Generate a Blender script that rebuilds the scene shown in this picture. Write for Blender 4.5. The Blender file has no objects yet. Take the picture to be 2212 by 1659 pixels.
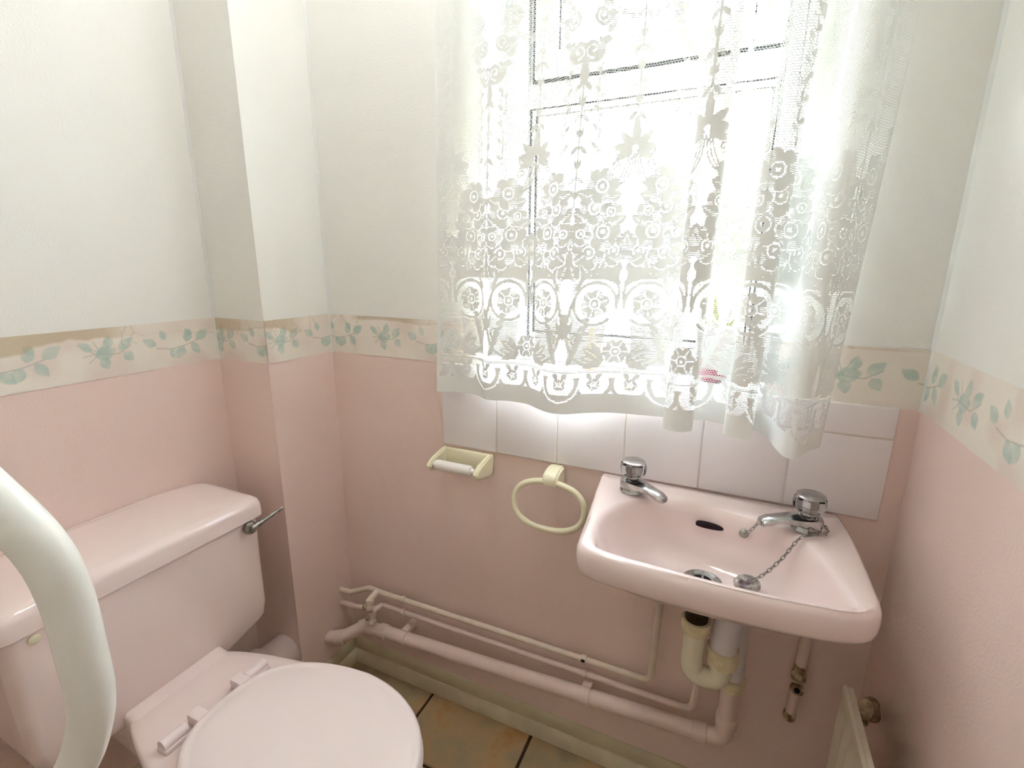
import bpy, bmesh, math, random
import numpy as np
from mathutils import Vector, Matrix

# ------------------------------------------------------------------ camera, world, light, exposure
S = bpy.context.scene
COL = S.collection
yaw, pitch, roll = -0.4271, -0.2384, 0.0071
FPX, WPX = 1051.26, 2212.0
CAMLOC = Vector((0.6414, -0.9903, 1.2137))
fw = Vector((math.sin(yaw) * math.cos(pitch), math.cos(yaw) * math.cos(pitch), math.sin(pitch)))
rt = Vector((math.cos(yaw), -math.sin(yaw), 0))
up = rt.cross(fw)
r2 = rt * math.cos(roll) + up * math.sin(roll)
u2 = -rt * math.sin(roll) + up * math.cos(roll)
cd = bpy.data.cameras.new('camera')
cd.sensor_fit = 'HORIZONTAL'; cd.sensor_width = 36.0
cd.lens = FPX / WPX * 36.0
cd.clip_start = 0.02
cam = bpy.data.objects.new('camera', cd); COL.objects.link(cam)
cam.matrix_world = Matrix(((r2.x, u2.x, -fw.x, CAMLOC.x), (r2.y, u2.y, -fw.y, CAMLOC.y), (r2.z, u2.z, -fw.z, CAMLOC.z), (0, 0, 0, 1)))
S.camera = cam

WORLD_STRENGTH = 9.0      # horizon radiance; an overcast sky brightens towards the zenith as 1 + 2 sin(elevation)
FILL_W = 11.5  # emission strength of the added ceiling fill light
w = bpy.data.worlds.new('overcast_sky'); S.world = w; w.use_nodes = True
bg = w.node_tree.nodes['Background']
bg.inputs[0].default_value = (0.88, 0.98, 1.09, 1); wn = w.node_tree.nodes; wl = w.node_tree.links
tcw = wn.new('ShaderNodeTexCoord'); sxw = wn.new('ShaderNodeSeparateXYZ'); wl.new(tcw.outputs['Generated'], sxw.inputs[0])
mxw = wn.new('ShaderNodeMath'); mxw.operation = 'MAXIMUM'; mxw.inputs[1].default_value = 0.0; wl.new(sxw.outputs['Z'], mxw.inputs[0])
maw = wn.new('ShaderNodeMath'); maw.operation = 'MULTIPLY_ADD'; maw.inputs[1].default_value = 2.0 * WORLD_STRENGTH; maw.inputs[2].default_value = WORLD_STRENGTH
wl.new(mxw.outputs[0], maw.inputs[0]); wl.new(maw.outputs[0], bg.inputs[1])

# the window opening is a portal: it emits nothing, it only guides sky sampling
pl = bpy.data.lights.new('window_portal', 'AREA'); pl.shape = 'RECTANGLE'; pl.size = 0.59; pl.size_y = 0.95
pl.cycles.is_portal = True
po = bpy.data.objects.new('window_portal', pl); COL.objects.link(po)
po.location = (0.41, 0.235, 1.46); po.rotation_euler = (math.radians(-90), 0, 0)

S.view_settings.view_transform = 'Standard'; S.view_settings.look = 'None'
S.view_settings.exposure = 1.12; S.view_settings.gamma = 1.0; S.view_settings.use_curve_mapping = False
S.cycles.max_bounces = 7; S.cycles.diffuse_bounces = 6; S.cycles.transparent_max_bounces = 10
S.cycles.use_adaptive_sampling = True; S.cycles.adaptive_threshold = .2; S.cycles.adaptive_min_samples = 20
S.cycles.use_denoising = True
S.cycles.sample_clamp_indirect = 40.0

# ------------------------------------------------------------------ materials
def lin(r, g, b):
    f = lambda c: (c / 255 / 12.92) if c / 255 <= .04045 else ((c / 255 + .055) / 1.055) ** 2.4
    return (f(r), f(g), f(b), 1)

def mat(name, col, rough=.5, metal=0.0, coat=0.0, spec=.5, var=0.0, vscale=8, bump=0.0, bscale=200, trans=0.0, ior=1.45, col2=None):
    m = bpy.data.materials.new(name); m.use_nodes = True
    nt = m.node_tree; p = nt.nodes['Principled BSDF']
    p.inputs['Base Color'].default_value = col; p.inputs['Roughness'].default_value = rough
    p.inputs['Metallic'].default_value = metal; p.inputs['Coat Weight'].default_value = coat
    p.inputs['Specular IOR Level'].default_value = spec
    p.inputs['Transmission Weight'].default_value = trans; p.inputs['IOR'].default_value = ior
    tc = nt.nodes.new('ShaderNodeTexCoord')
    if var > 0 or col2:
        n = nt.nodes.new('ShaderNodeTexNoise'); n.inputs['Scale'].default_value = vscale; n.inputs['Detail'].default_value = 6
        nt.links.new(tc.outputs['Object'], n.inputs['Vector'])
        rmp = nt.nodes.new('ShaderNodeValToRGB')
        rmp.color_ramp.elements[0].position = .35; rmp.color_ramp.elements[1].position = .68
        c2 = col2 or tuple(c * (1 - var) for c in col[:3]) + (1,)
        rmp.color_ramp.elements[0].color = c2; rmp.color_ramp.elements[1].color = col
        nt.links.new(n.outputs['Fac'], rmp.inputs['Fac']); nt.links.new(rmp.outputs['Color'], p.inputs['Base Color'])
    if bump > 0:
        n2 = nt.nodes.new('ShaderNodeTexNoise'); n2.inputs['Scale'].default_value = bscale; n2.inputs['Detail'].default_value = 3
        nt.links.new(tc.outputs['Object'], n2.inputs['Vector'])
        b = nt.nodes.new('ShaderNodeBump'); b.inputs['Strength'].default_value = bump; b.inputs['Distance'].default_value = .002
        nt.links.new(n2.outputs['Fac'], b.inputs['Height']); nt.links.new(b.outputs['Normal'], p.inputs['Normal'])
    return m

WHITE = lin(238, 234, 226); PINK = lin(226, 190, 181)
def wall_mat():
    m = mat('painted_wall', WHITE, rough=.62, bump=.35, bscale=260)
    nt = m.node_tree; p = nt.nodes['Principled BSDF']
    g = nt.nodes.new('ShaderNodeNewGeometry'); sx = nt.nodes.new('ShaderNodeSeparateXYZ')
    nt.links.new(g.outputs['Position'], sx.inputs[0])
    lt = nt.nodes.new('ShaderNodeMath'); lt.operation = 'GREATER_THAN'; lt.inputs[1].default_value = 1.03
    nt.links.new(sx.outputs['Z'], lt.inputs[0])
    n = nt.nodes.new('ShaderNodeTexNoise'); n.inputs['Scale'].default_value = 3.5; n.inputs['Detail'].default_value = 5
    nt.links.new(g.outputs['Position'], n.inputs['Vector'])
    def tone(a, b):
        mx = nt.nodes.new('ShaderNodeMix'); mx.data_type = 'RGBA'
        mx.inputs[6].default_value = a; mx.inputs[7].default_value = b
        nt.links.new(n.outputs['Fac'], mx.inputs[0]); return mx
    pk = tone(lin(239, 215, 207), lin(236, 212, 202)); wh = tone(lin(240, 239, 236), lin(238, 236, 229))
    mx = nt.nodes.new('ShaderNodeMix'); mx.data_type = 'RGBA'
    nt.links.new(lt.outputs[0], mx.inputs[0]); nt.links.new(pk.outputs[2], mx.inputs[6]); nt.links.new(wh.outputs[2], mx.inputs[7])
    nt.links.new(mx.outputs[2], p.inputs['Base Color'])
    return m

M = {}
M['wall'] = wall_mat()
M['ceiling'] = mat('white_ceiling', lin(240, 238, 233), rough=.8, bump=.2)
M['reveal'] = mat('white_gloss_paint', lin(228, 228, 226), rough=.35)
M['upvc'] = mat('white_window_frame', lin(212, 215, 218), rough=.3)
M['gasket'] = mat('dark_gasket', lin(45, 45, 50), rough=.6)
M['skirt'] = mat('cream_gloss_skirting', lin(206, 194, 162), rough=.35, var=.12, vscale=14)
M['bead'] = mat('cream_floor_bead', lin(222, 212, 184), rough=.4, var=.15, vscale=18)
M['tile'] = mat('pale_lilac_wall_tile', lin(236, 229, 229), rough=.16, spec=.5)
M['grout'] = mat('tile_grout', lin(222, 212, 198), rough=.8)
M['ceramic'] = mat('pink_vitreous_china', lin(238, 219, 215), rough=.12, coat=.35)
M['seat'] = mat('pale_pink_seat_plastic', lin(238, 224, 221), rough=.28)
M['hinge'] = mat('pale_hinge_plastic', lin(240, 224, 222), rough=.3)
M['chrome'] = mat('worn_chrome', lin(205, 203, 200), rough=.18, metal=1.0, var=.35, vscale=60)
M['dullmetal'] = mat('tarnished_metal', lin(180, 176, 168), rough=.35, metal=.8, var=.5, vscale=120)
M['brass'] = mat('dark_tarnished_brass', lin(70, 55, 38), rough=.5, metal=.7, var=.5, vscale=150)
M['acrylic'] = mat('clear_acrylic', (1, 1, 1, 1), rough=.04, trans=1.0, ior=1.45)
M['black'] = mat('dark_void', lin(28, 10, 18), rough=.9)
M['cream'] = mat('cream_plastic', lin(238, 230, 200), rough=.3)
M['rollwhite'] = mat('white_plastic_roller', lin(240, 234, 228), rough=.4)
M['pipe'] = mat('pink_painted_pipe', lin(230, 207, 197), rough=.4, var=.06, vscale=40)
M['pipecream'] = mat('cream_painted_pipe', lin(229, 212, 194), rough=.4, var=.12, vscale=30)
M['trap'] = mat('yellowed_white_plastic', lin(236, 230, 208), rough=.35, var=.08, vscale=30)
M['trapnut'] = mat('cream_plastic_nut', lin(236, 222, 186), rough=.45, var=.2, vscale=60)
M['trapgrey'] = mat('milky_grey_plastic', lin(218, 212, 214), rough=.3)
M['rail'] = mat('white_coated_tube', lin(242, 243, 240), rough=.3, coat=.2)
M['radiator'] = mat('cream_enamel_radiator', lin(226, 218, 196), rough=.4, var=.08, vscale=10)
M['rust'] = mat('stained_fitting', lin(214, 198, 160), rough=.6, col2=lin(110, 80, 55), vscale=70)
M['red'] = mat('dark_red_glaze', lin(112, 28, 48), rough=.3, var=.3, vscale=60)
M['leafgreen'] = mat('olive_leaf', lin(110, 112, 50), rough=.6, var=.3, vscale=50)
M['beige'] = mat('beige_ornament_glaze', lin(214, 180, 132), rough=.35, var=.2, vscale=40)
M['plug'] = mat('worn_plug', lin(200, 196, 186), rough=.35, metal=.35, col2=lin(92, 74, 80), vscale=70)
M['soil'] = mat('grey_pink_soil_pipe', lin(222, 200, 193), rough=.45, var=.12, vscale=20)
M['floorgrout'] = mat('dark_floor_grout', lin(70, 48, 30), rough=.9)
M['wire'] = mat('white_curtain_wire', lin(240, 240, 236), rough=.4)
M['lampbase'] = mat('white_lamp_base', lin(240, 240, 238), rough=.4)  # mount of the added fill light
M['buff'] = mat('buff_render_wall', lin(238, 208, 140), rough=.9, var=.2, vscale=2)
M['grass'] = mat('pale_ground', lin(150, 150, 130), rough=.9, var=.3, vscale=3)
M['doorpaint'] = mat('white_door_paint', lin(238, 234, 226), rough=.4)

def floor_tile_mat():
    m = mat('slate_effect_floor_tile', lin(140, 112, 78), rough=.4, bump=.25, bscale=60)
    nt = m.node_tree; p = nt.nodes['Principled BSDF']
    g = nt.nodes.new('ShaderNodeNewGeometry')
    n = nt.nodes.new('ShaderNodeTexNoise'); n.inputs['Scale'].default_value = 6.5; n.inputs['Detail'].default_value = 8; n.inputs['Roughness'].default_value = .62
    nt.links.new(g.outputs['Position'], n.inputs['Vector'])
    r = nt.nodes.new('ShaderNodeValToRGB'); e = r.color_ramp.elements
    e[0].position = .3; e[0].color = lin(140, 130, 104)
    e[1].position = .72; e[1].color = lin(176, 128, 78)
    e2 = e.new(.45); e2.color = lin(164, 148, 116)
    e3 = e.new(.58); e3.color = lin(182, 152, 110)
    nt.links.new(n.outputs['Fac'], r.inputs['Fac']); nt.links.new(r.outputs['Color'], p.inputs['Base Color'])
    return m
M['floortile'] = floor_tile_mat()

def attr_mat(name, attr, rough=.6):
    m = mat(name, (1, 1, 1, 1), rough=rough, bump=.2, bscale=300); nt = m.node_tree
    a = nt.nodes.new('ShaderNodeAttribute'); a.attribute_name = attr
    nt.links.new(a.outputs['Color'], nt.nodes['Principled BSDF'].inputs['Base Color'])
    return m
M['border'] = attr_mat('printed_wallpaper_border', 'print')

def glass_mat():
    m = bpy.data.materials.new('obscured_glass'); m.use_nodes = True; nt = m.node_tree
    nt.nodes.clear()
    out = nt.nodes.new('ShaderNodeOutputMaterial')
    tr = nt.nodes.new('ShaderNodeBsdfTransparent'); tl = nt.nodes.new('ShaderNodeBsdfTranslucent'); gl = nt.nodes.new('ShaderNodeBsdfGlossy')
    tr.inputs[0].default_value = (.97, .975, .975, 1); tl.inputs[0].default_value = (.92, .93, .97, 1); gl.inputs['Roughness'].default_value = .15
    g = nt.nodes.new('ShaderNodeNewGeometry'); mp = nt.nodes.new('ShaderNodeMapping')
    mp.inputs['Scale'].default_value = (260, 1, 45)
    nt.links.new(g.outputs['Position'], mp.inputs[0])
    n = nt.nodes.new('ShaderNodeTexNoise'); n.inputs['Scale'].default_value = 1.0; n.inputs['Detail'].default_value = 2
    nt.links.new(mp.outputs[0], n.inputs['Vector'])
    mr = nt.nodes.new('ShaderNodeMapRange'); mr.inputs[1].default_value = .35; mr.inputs[2].default_value = .65
    mr.inputs[3].default_value = .02; mr.inputs[4].default_value = .32
    nt.links.new(n.outputs['Fac'], mr.inputs[0])
    m1 = nt.nodes.new('ShaderNodeMixShader'); m2 = nt.nodes.new('ShaderNodeMixShader'); m2.inputs[0].default_value = .05
    nt.links.new(mr.outputs[0], m1.inputs[0]); nt.links.new(tr.outputs[0], m1.inputs[1]); nt.links.new(tl.outputs[0], m1.inputs[2])
    nt.links.new(m1.outputs[0], m2.inputs[1]); nt.links.new(gl.outputs[0], m2.inputs[2]); nt.links.new(m2.outputs[0], out.inputs[0])
    return m
M['glass'] = glass_mat()

def lace_mat():
    m = bpy.data.materials.new('white_lace'); m.use_nodes = True; nt = m.node_tree; nt.nodes.clear()
    N = nt.nodes.new; L = nt.links.new
    def math_(op, a, b=None, c=None):
        n = N('ShaderNodeMath'); n.operation = op
        for i, v in enumerate((a, b, c)):
            if v is None: continue
            if isinstance(v, (int, float)): n.inputs[i].default_value = v
            else: L(v, n.inputs[i])
        return n.outputs[0]
    uv = N('ShaderNodeAttribute'); uv.attribute_name = 'cloth_uv'
    sx = N('ShaderNodeSeparateXYZ'); L(uv.outputs['Vector'], sx.inputs[0])
    wv = N('ShaderNodeAttribute'); wv.attribute_name = 'weave'
    W_ = wv.outputs['Fac']
    px, py = .0050, .0036
    vr = math_('DIVIDE', sx.outputs['Y'], py)
    row = math_('FLOOR', vr)
    half = math_('MULTIPLY', math_('MODULO', row, 2.0), .5)
    ur = math_('ADD', math_('DIVIDE', sx.outputs['X'], px), half)
    fu = math_('DIVIDE', math_('SUBTRACT', math_('FRACT', ur), .5), .45)
    fv = math_('DIVIDE', math_('SUBTRACT', math_('FRACT', vr), .5), .44)
    d = math_('ADD', math_('MULTIPLY', fu, fu), math_('MULTIPLY', fv, fv))
    hexhole = math_('LESS_THAN', d, 1.0)
    net = math_('LESS_THAN', W_, .42)
    hole1 = math_('MULTIPLY', hexhole, net)
    # ribbed fill: fine horizontal slits
    mid = math_('MULTIPLY', math_('GREATER_THAN', W_, .42), math_('LESS_THAN', W_, .78))
    slit = math_('LESS_THAN', math_('FRACT', math_('DIVIDE', sx.outputs['Y'], .0030)), .15)
    hole2 = math_('MULTIPLY', mid, slit)
    hole = math_('MAXIMUM', hole1, hole2)
    # tightly knitted cloth still lets a little straight light through
    fac = math_('ADD', math_('MULTIPLY', hole, .985), .0)
    df = N('ShaderNodeBsdfDiffuse'); df.inputs[0].default_value = lin(238, 239, 236)
    tl = N('ShaderNodeBsdfTranslucent'); tl.inputs[0].default_value = lin(236, 238, 234)
    mx = N('ShaderNodeMixShader'); mx.inputs[0].default_value = .010
    L(df.outputs[0], mx.inputs[1]); L(tl.outputs[0], mx.inputs[2])
    tr = N('ShaderNodeBsdfTransparent')
    m2 = N('ShaderNodeMixShader'); L(fac, m2.inputs[0]); L(mx.outputs[0], m2.inputs[1]); L(tr.outputs[0], m2.inputs[2])
    out = N('ShaderNodeOutputMaterial'); L(m2.outputs[0], out.inputs[0])
    return m
M['lace'] = lace_mat()

def emit_mat(name, col, s):
    m = bpy.data.materials.new(name); m.use_nodes = True; nt = m.node_tree; p = nt.nodes['Principled BSDF']
    p.inputs['Base Color'].default_value = col; p.inputs['Emission Color'].default_value = col; p.inputs['Emission Strength'].default_value = s
    return m

# ------------------------------------------------------------------ mesh helpers
def link(name, me, m=None, parent=None, smooth=True):
    o = bpy.data.objects.new(name, me); COL.objects.link(o)
    if m: me.materials.append(M[m] if isinstance(m, str) else m)
    if smooth:
        me.polygons.foreach_set('use_smooth', [True] * len(me.polygons))
    if parent: o.parent = parent
    return o

def sharp(me, ang=40):
    bm = bmesh.new(); bm.from_mesh(me)
    a = math.radians(ang)
    for e in bm.edges:
        e.smooth = not (len(e.link_faces) == 2 and e.calc_face_angle(0) > a)
    bm.to_mesh(me); bm.free()

def obj(name, bm, m, parent=None, smooth=True, ang=40):
    bmesh.ops.recalc_face_normals(bm, faces=bm.faces)
    me = bpy.data.meshes.new(name); bm.to_mesh(me); bm.free()
    o = link(name, me, m, parent, smooth)
    if smooth: sharp(me, ang)
    return o

def thing(name, label, cat, loc, group=None):
    o = bpy.data.objects.new(name, None); COL.objects.link(o); o.location = loc; o.empty_display_size = .05
    o['label'] = label; o['category'] = cat
    if group: o['group'] = group
    return o

def tag(o, label, cat, group=None):
    o['label'] = label; o['category'] = cat
    if group: o['group'] = group
    return o

def struct(o, label=None):
    o['kind'] = 'structure'
    if label: o['label'] = label
    return o

def put(o, parent):
    """parent while keeping world place (meshes are written in world coordinates)"""
    o.parent = parent; o.matrix_parent_inverse = Matrix.Translation(parent.location).inverted()
    return o

def bx(bm, x0, x1, y0, y1, z0, z1, bev=0.0, seg=2):
    r = bmesh.ops.create_cube(bm, size=1.0)
    vs = r['verts']
    for v in vs:
        v.co = Vector((x0 + (v.co.x + .5) * (x1 - x0), y0 + (v.co.y + .5) * (y1 - y0), z0 + (v.co.z + .5) * (z1 - z0)))
    if bev > 0:
        es = {e for v in vs for e in v.link_edges}
        bmesh.ops.bevel(bm, geom=list(es), offset=bev, segments=seg, profile=.5, affect='EDGES')

def box(name, b, m, parent=None, bev=0.0, seg=2, smooth=True):
    bm = bmesh.new(); bx(bm, *b, bev=bev, seg=seg)
    o = obj(name, bm, m, None, smooth)
    if parent: put(o, parent)
    return o

def fillet(pts, r, n=7):
    """polyline with rounded corners"""
    pts = [Vector(p) for p in pts]; out = [pts[0]]
    for i in range(1, len(pts) - 1):
        a, b, c = pts[i - 1], pts[i], pts[i + 1]
        d1 = (a - b); d2 = (c - b); l1, l2 = d1.length, d2.length; d1.normalize(); d2.normalize()
        rr = r[i - 1] if isinstance(r, (list, tuple)) else r
        ang = d1.angle(d2); t = min(rr / max(math.tan(ang / 2), 1e-4), l1 * .49, l2 * .49)
        p0 = b + d1 * t; p1 = b + d2 * t
        for k in range(n + 1):
            u = k / n
            out.append(p0 * (1 - u) ** 2 + b * 2 * u * (1 - u) + p1 * u ** 2)
    out.append(pts[-1]); return out

def catmull(pts, n=8, closed=False):
    P = [Vector(p) for p in pts]; out = []
    m = len(P); rng = range(m if closed else m - 1)
    for i in rng:
        if closed: p0, p1, p2, p3 = P[i - 1], P[i], P[(i + 1) % m], P[(i + 2) % m]
        else: p0, p1, p2, p3 = P[max(i - 1, 0)], P[i], P[i + 1], P[min(i + 2, m - 1)]
        for k in range(n):
            t = k / n
            out.append(.5 * ((2 * p1) + (-p0 + p2) * t + (2 * p0 - 5 * p1 + 4 * p2 - p3) * t * t + (-p0 + 3 * p1 - 3 * p2 + p3) * t ** 3))
    if not closed: out.append(P[-1])
    return out

def tube_bm(bm, path, r, seg=14, closed=False, caps=True):
    P = [Vector(p) for p in path]; n = len(P)
    rad = (lambda i: r[i]) if isinstance(r, (list, tuple)) else (lambda i: r)
    def tang(i):
        if closed: return (P[(i + 1) % n] - P[i - 1]).normalized()
        return (P[min(i + 1, n - 1)] - P[max(i - 1, 0)]).normalized()
    t0 = tang(0); ref = Vector((0, 0, 1)) if abs(t0.z) < .9 else Vector((1, 0, 0))
    nv = t0.cross(ref).normalized(); rings = []
    for i in range(n):
        t = tang(i); nv = (nv - t * nv.dot(t)).normalized(); b = t.cross(nv)
        rings.append([bm.verts.new(P[i] + (nv * math.cos(2 * math.pi * k / seg) + b * math.sin(2 * math.pi * k / seg)) * rad(i)) for k in range(seg)])
    for i in range(n if closed else n - 1):
        A, B = rings[i], rings[(i + 1) % n]
        for k in range(seg):
            try: bm.faces.new((A[k], A[(k + 1) % seg], B[(k + 1) % seg], B[k]))
            except ValueError: pass
    if caps and not closed:
        bm.faces.new(rings[0][::-1]); bm.faces.new(rings[-1])

def tube(name, path, r, m, parent=None, seg=14, closed=False):
    bm = bmesh.new(); tube_bm(bm, path, r, seg, closed)
    o = obj(name, bm, m)
    if parent: put(o, parent)
    return o

def lathe_bm(bm, prof, origin, axis=(0, 0, 1), seg=28, lobes=0, lobe_amp=0.0):
    """prof = [(radius, height)] along axis from origin"""
    ax = Vector(axis).normalized(); ref = Vector((0, 0, 1)) if abs(ax.z) < .9 else Vector((1, 0, 0))
    u = ax.cross(ref).normalized(); v = ax.cross(u); o = Vector(origin); rings = []
    for r, h in prof:
        ring = []
        for k in range(seg):
            a = 2 * math.pi * k / seg
            rr = r * (1 + lobe_amp * math.cos(lobes * a)) if lobes else r
            ring.append(bm.verts.new(o + ax * h + (u * math.cos(a) + v * math.sin(a)) * rr))
        rings.append(ring)
    for A, B in zip(rings, rings[1:]):
        for k in range(seg): bm.faces.new((A[k], A[(k + 1) % seg], B[(k + 1) % seg], B[k]))
    bm.faces.new(rings[0][::-1]); bm.faces.new(rings[-1])

def lathe(name, prof, origin, m, parent=None, axis=(0, 0, 1), seg=28, lobes=0, lobe_amp=0.0, ang=40):
    bm = bmesh.new(); lathe_bm(bm, prof, origin, axis, seg, lobes, lobe_amp)
    o = obj(name, bm, m, ang=ang)
    if parent: put(o, parent)
    return o

def loft(name, rings, m, parent=None, cap0=True, cap1=True, ang=50):
    bm = bmesh.new(); R_ = [[bm.verts.new(p) for p in ring] for ring in rings]
    n = len(R_[0])
    for A, B in zip(R_, R_[1:]):
        for k in range(n): bm.faces.new((A[k], A[(k + 1) % n], B[(k + 1) % n], B[k]))
    if cap0: bm.faces.new(R_[0][::-1])
    if cap1: bm.faces.new(R_[-1])
    o = obj(name, bm, m, ang=ang)
    if parent: put(o, parent)
    return o

def grid_mesh(name, P, uvs=None):
    """P: (rows, cols, 3) array"""
    nr, nc = P.shape[:2]
    idx = np.arange(nr * nc).reshape(nr, nc)
    f = np.stack([idx[:-1, :-1], idx[:-1, 1:], idx[1:, 1:], idx[1:, :-1]], -1).reshape(-1, 4)
    me = bpy.data.meshes.new(name)
    me.vertices.add(nr * nc); me.vertices.foreach_set('co', P.reshape(-1).astype(np.float32))
    me.loops.add(f.size); me.loops.foreach_set('vertex_index', f.reshape(-1).astype(np.int32))
    me.polygons.add(len(f)); me.polygons.foreach_set('loop_start', np.arange(0, f.size, 4, dtype=np.int32))
    me.update(calc_edges=True)
    return me

# ------------------------------------------------------------------ room shell
XL, XR, XB, YB = -0.527, 0.941, -0.353, -0.200     # left wall, right wall, boxing side, boxing front
YW, YF, HC = 0.004, -1.75, 2.32                     # window wall plane, wall behind the camera, ceiling
RX0, RX1, RZ0, RZ1 = 0.113, 0.706, 0.985, 1.94      # window recess
TH = .25
bm = bmesh.new()
bx(bm, XL - .1, RX0, YW, YW + TH, -.05, HC); bx(bm, RX1, XR + .1, YW, YW + TH, -.05, HC)
bx(bm, RX0, RX1, YW, YW + TH, -.05, RZ0 - .012); bx(bm, RX0, RX1, YW, YW + TH, RZ1, HC)
wall_back = struct(obj('wall_back', bm, 'wall', smooth=False), 'window wall, white above the leafy border and pink below')
wall_left = struct(box('wall_left', (XL - .1, XL, YF - .1, YW, -.05, HC), 'wall', smooth=False), 'left wall behind the toilet, white above and pink below')
wall_right = struct(box('wall_right', (XR, XR + .1, YF - .1, YW, -.05, HC), 'wall', smooth=False), 'right wall beside the basin, white above and pink below')
wall_corner = struct(box('wall_corner', (XL, XB, YB, YW, -.02, HC), 'wall', smooth=False), 'boxed-in column in the corner between toilet and window wall')
bm = bmesh.new(); bx(bm, XL - .1, -.30, YF - .1, YF, -.05, HC); bx(bm, .46, XR + .1, YF - .1, YF, -.05, HC); bx(bm, -.30, .46, YF - .1, YF, 2.0, HC)
wall_front = struct(obj('wall_front', bm, 'wall', smooth=False), 'wall with the doorway behind the viewer')
struct(box('ceiling', (XL - .1, XR + .1, YF - .1, YW + TH, HC, HC + .1), 'ceiling', smooth=False), 'white ceiling')
# door, closed
door = box('door_1', (-.30, .46, YF - .07, YF - .03, .005, 2.0), 'doorpaint', bev=.003)
struct(door, 'white painted door behind the viewer')
h = tube('door_handle', fillet([(.40, YF - .03, 1.0), (.40, YF + .03, 1.0), (.29, YF + .03, 1.0)], .015), .009, 'chrome', None); h.parent = door

# window reveal lining (white painted) and sill as part of the window
win = struct(thing('window_1', 'white framed obscured-glass window with top vent behind the lace', 'window', (.41, .14, .985)))
del win['category']
def wpart(name, b, m, bev=.0): return box(name, b, m, win, bev=bev)
D0 = .118
wpart('window_sill', (RX0, RX1, YW - .004, .20, RZ0 - .012, RZ0), 'reveal', .003)
wpart('reveal_lining', (RX0 - .001, RX0 + .003, YW - .002, .20, RZ0, RZ1), 'reveal')
wpart('reveal_lining', (RX1 - .003, RX1 + .001, YW - .002, .20, RZ0, RZ1), 'reveal')
wpart('reveal_lining', (RX0, RX1, YW - .002, .20, RZ1 - .003, RZ1 + .001), 'reveal')
# outer frame
fr = {'l': (RX0 + .003, .172, D0, .185, RZ0, RZ1), 'r': (.678, RX1 - .003, D0, .185, RZ0, RZ1),
      'b': (.172, .678, D0, .185, RZ0, 1.042), 't': (.172, .678, D0, .185, 1.90, RZ1), 'm': (.172, .678, D0, .185, 1.553, 1.606)}
for b in fr.values(): wpart('window_frame', b, 'upvc', .004)
# glazing bead round the lower pane with dark gasket
G = (.187, .664, 1.054, 1.546)
def frame4(name, x0, x1, z0, z1, wd, y0, y1, m, bev=.002):
    bm = bmesh.new()
    bx(bm, x0, x0 + wd, y0, y1, z0, z1, bev); bx(bm, x1 - wd, x1, y0, y1, z0, z1, bev)
    bx(bm, x0 + wd, x1 - wd, y0, y1, z0, z0 + wd, bev); bx(bm, x0 + wd, x1 - wd, y0, y1, z1 - wd, z1, bev)
    return put(obj(name, bm, m), win)
frame4('glazing_bead', .171, .679, 1.040, 1.556, .014, D0 + .006, D0 + .03, 'upvc')
frame4('gasket', G[0] - .003, G[1] + .003, G[2] - .001, G[3] + .001, .006, D0 + .014, D0 + .028, 'gasket', 0)
frame4('gasket', .176, .674, 1.038, 1.556, .004, D0 + .002, D0 + .010, 'gasket', 0)
put(box('pane', (G[0], G[1], D0 + .020, D0 + .026, G[2], G[3]), 'glass'), win)
# top vent sash stands a little proud of the frame
frame4('vent_sash_flange', .1722, .6778, 1.6062, 1.8998, .030, D0 + .012, D0 + .035, 'upvc', .0)
frame4('vent_sash', .190, .672, 1.607, 1.898, .052, D0 - .012, D0 + .03, 'upvc', .004)
frame4('gasket', .184, .676, 1.601, 1.902, .006, D0 - .004, D0 + .012, 'gasket', 0)
frame4('gasket', .240, .622, 1.657, 1.848, .005, D0 - .002, D0 + .016, 'gasket', 0)
put(box('pane', (.243, .619, D0 + .008, D0 + .014, 1.660, 1.845), 'glass'), win)
put(box('vent_handle', (.39, .47, D0 - .030, D0 - .012, 1.618, 1.632), 'upvc', bev=.005), win)

# ------------------------------------------------------------------ floor
bm = bmesh.new(); bx(bm, XL - .1, XR + .1, YF - .1, YW + TH, -.06, -.006)
floor = struct(obj('floor', bm, 'floorgrout', smooth=False), 'brown slate-effect tiled floor with dark joints')
rng = random.Random(4)
tile_mesh = {}
for i in range(-3, 4):
    for j in range(-6, 2):
        x0 = -.046 + .31 * i + .004; x1 = x0 + .302; y0 = -.208 + .31 * (j - 1) + .004; y1 = y0 + .302
        x0, x1, y0, y1 = max(x0, XL), min(x1, XR), max(y0, YF), min(y1, YW)
        if x1 - x0 < .01 or y1 - y0 < .01: continue
        key = (round(x1 - x0, 3), round(y1 - y0, 3))
        if key not in tile_mesh:
            bm = bmesh.new(); bx(bm, -key[0] / 2, key[0] / 2, -key[1] / 2, key[1] / 2, -.008, 0, .002, 1)
            me = bpy.data.meshes.new('floor_tile'); bm.to_mesh(me); bm.free(); me.materials.append(M['floortile']); tile_mesh[key] = me
        t = bpy.data.objects.new('floor_tile', tile_mesh[key]); COL.objects.link(t)
        t.location = ((x0 + x1) / 2, (y0 + y1) / 2, rng.uniform(-.0006, .0006)); t.parent = floor

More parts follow.
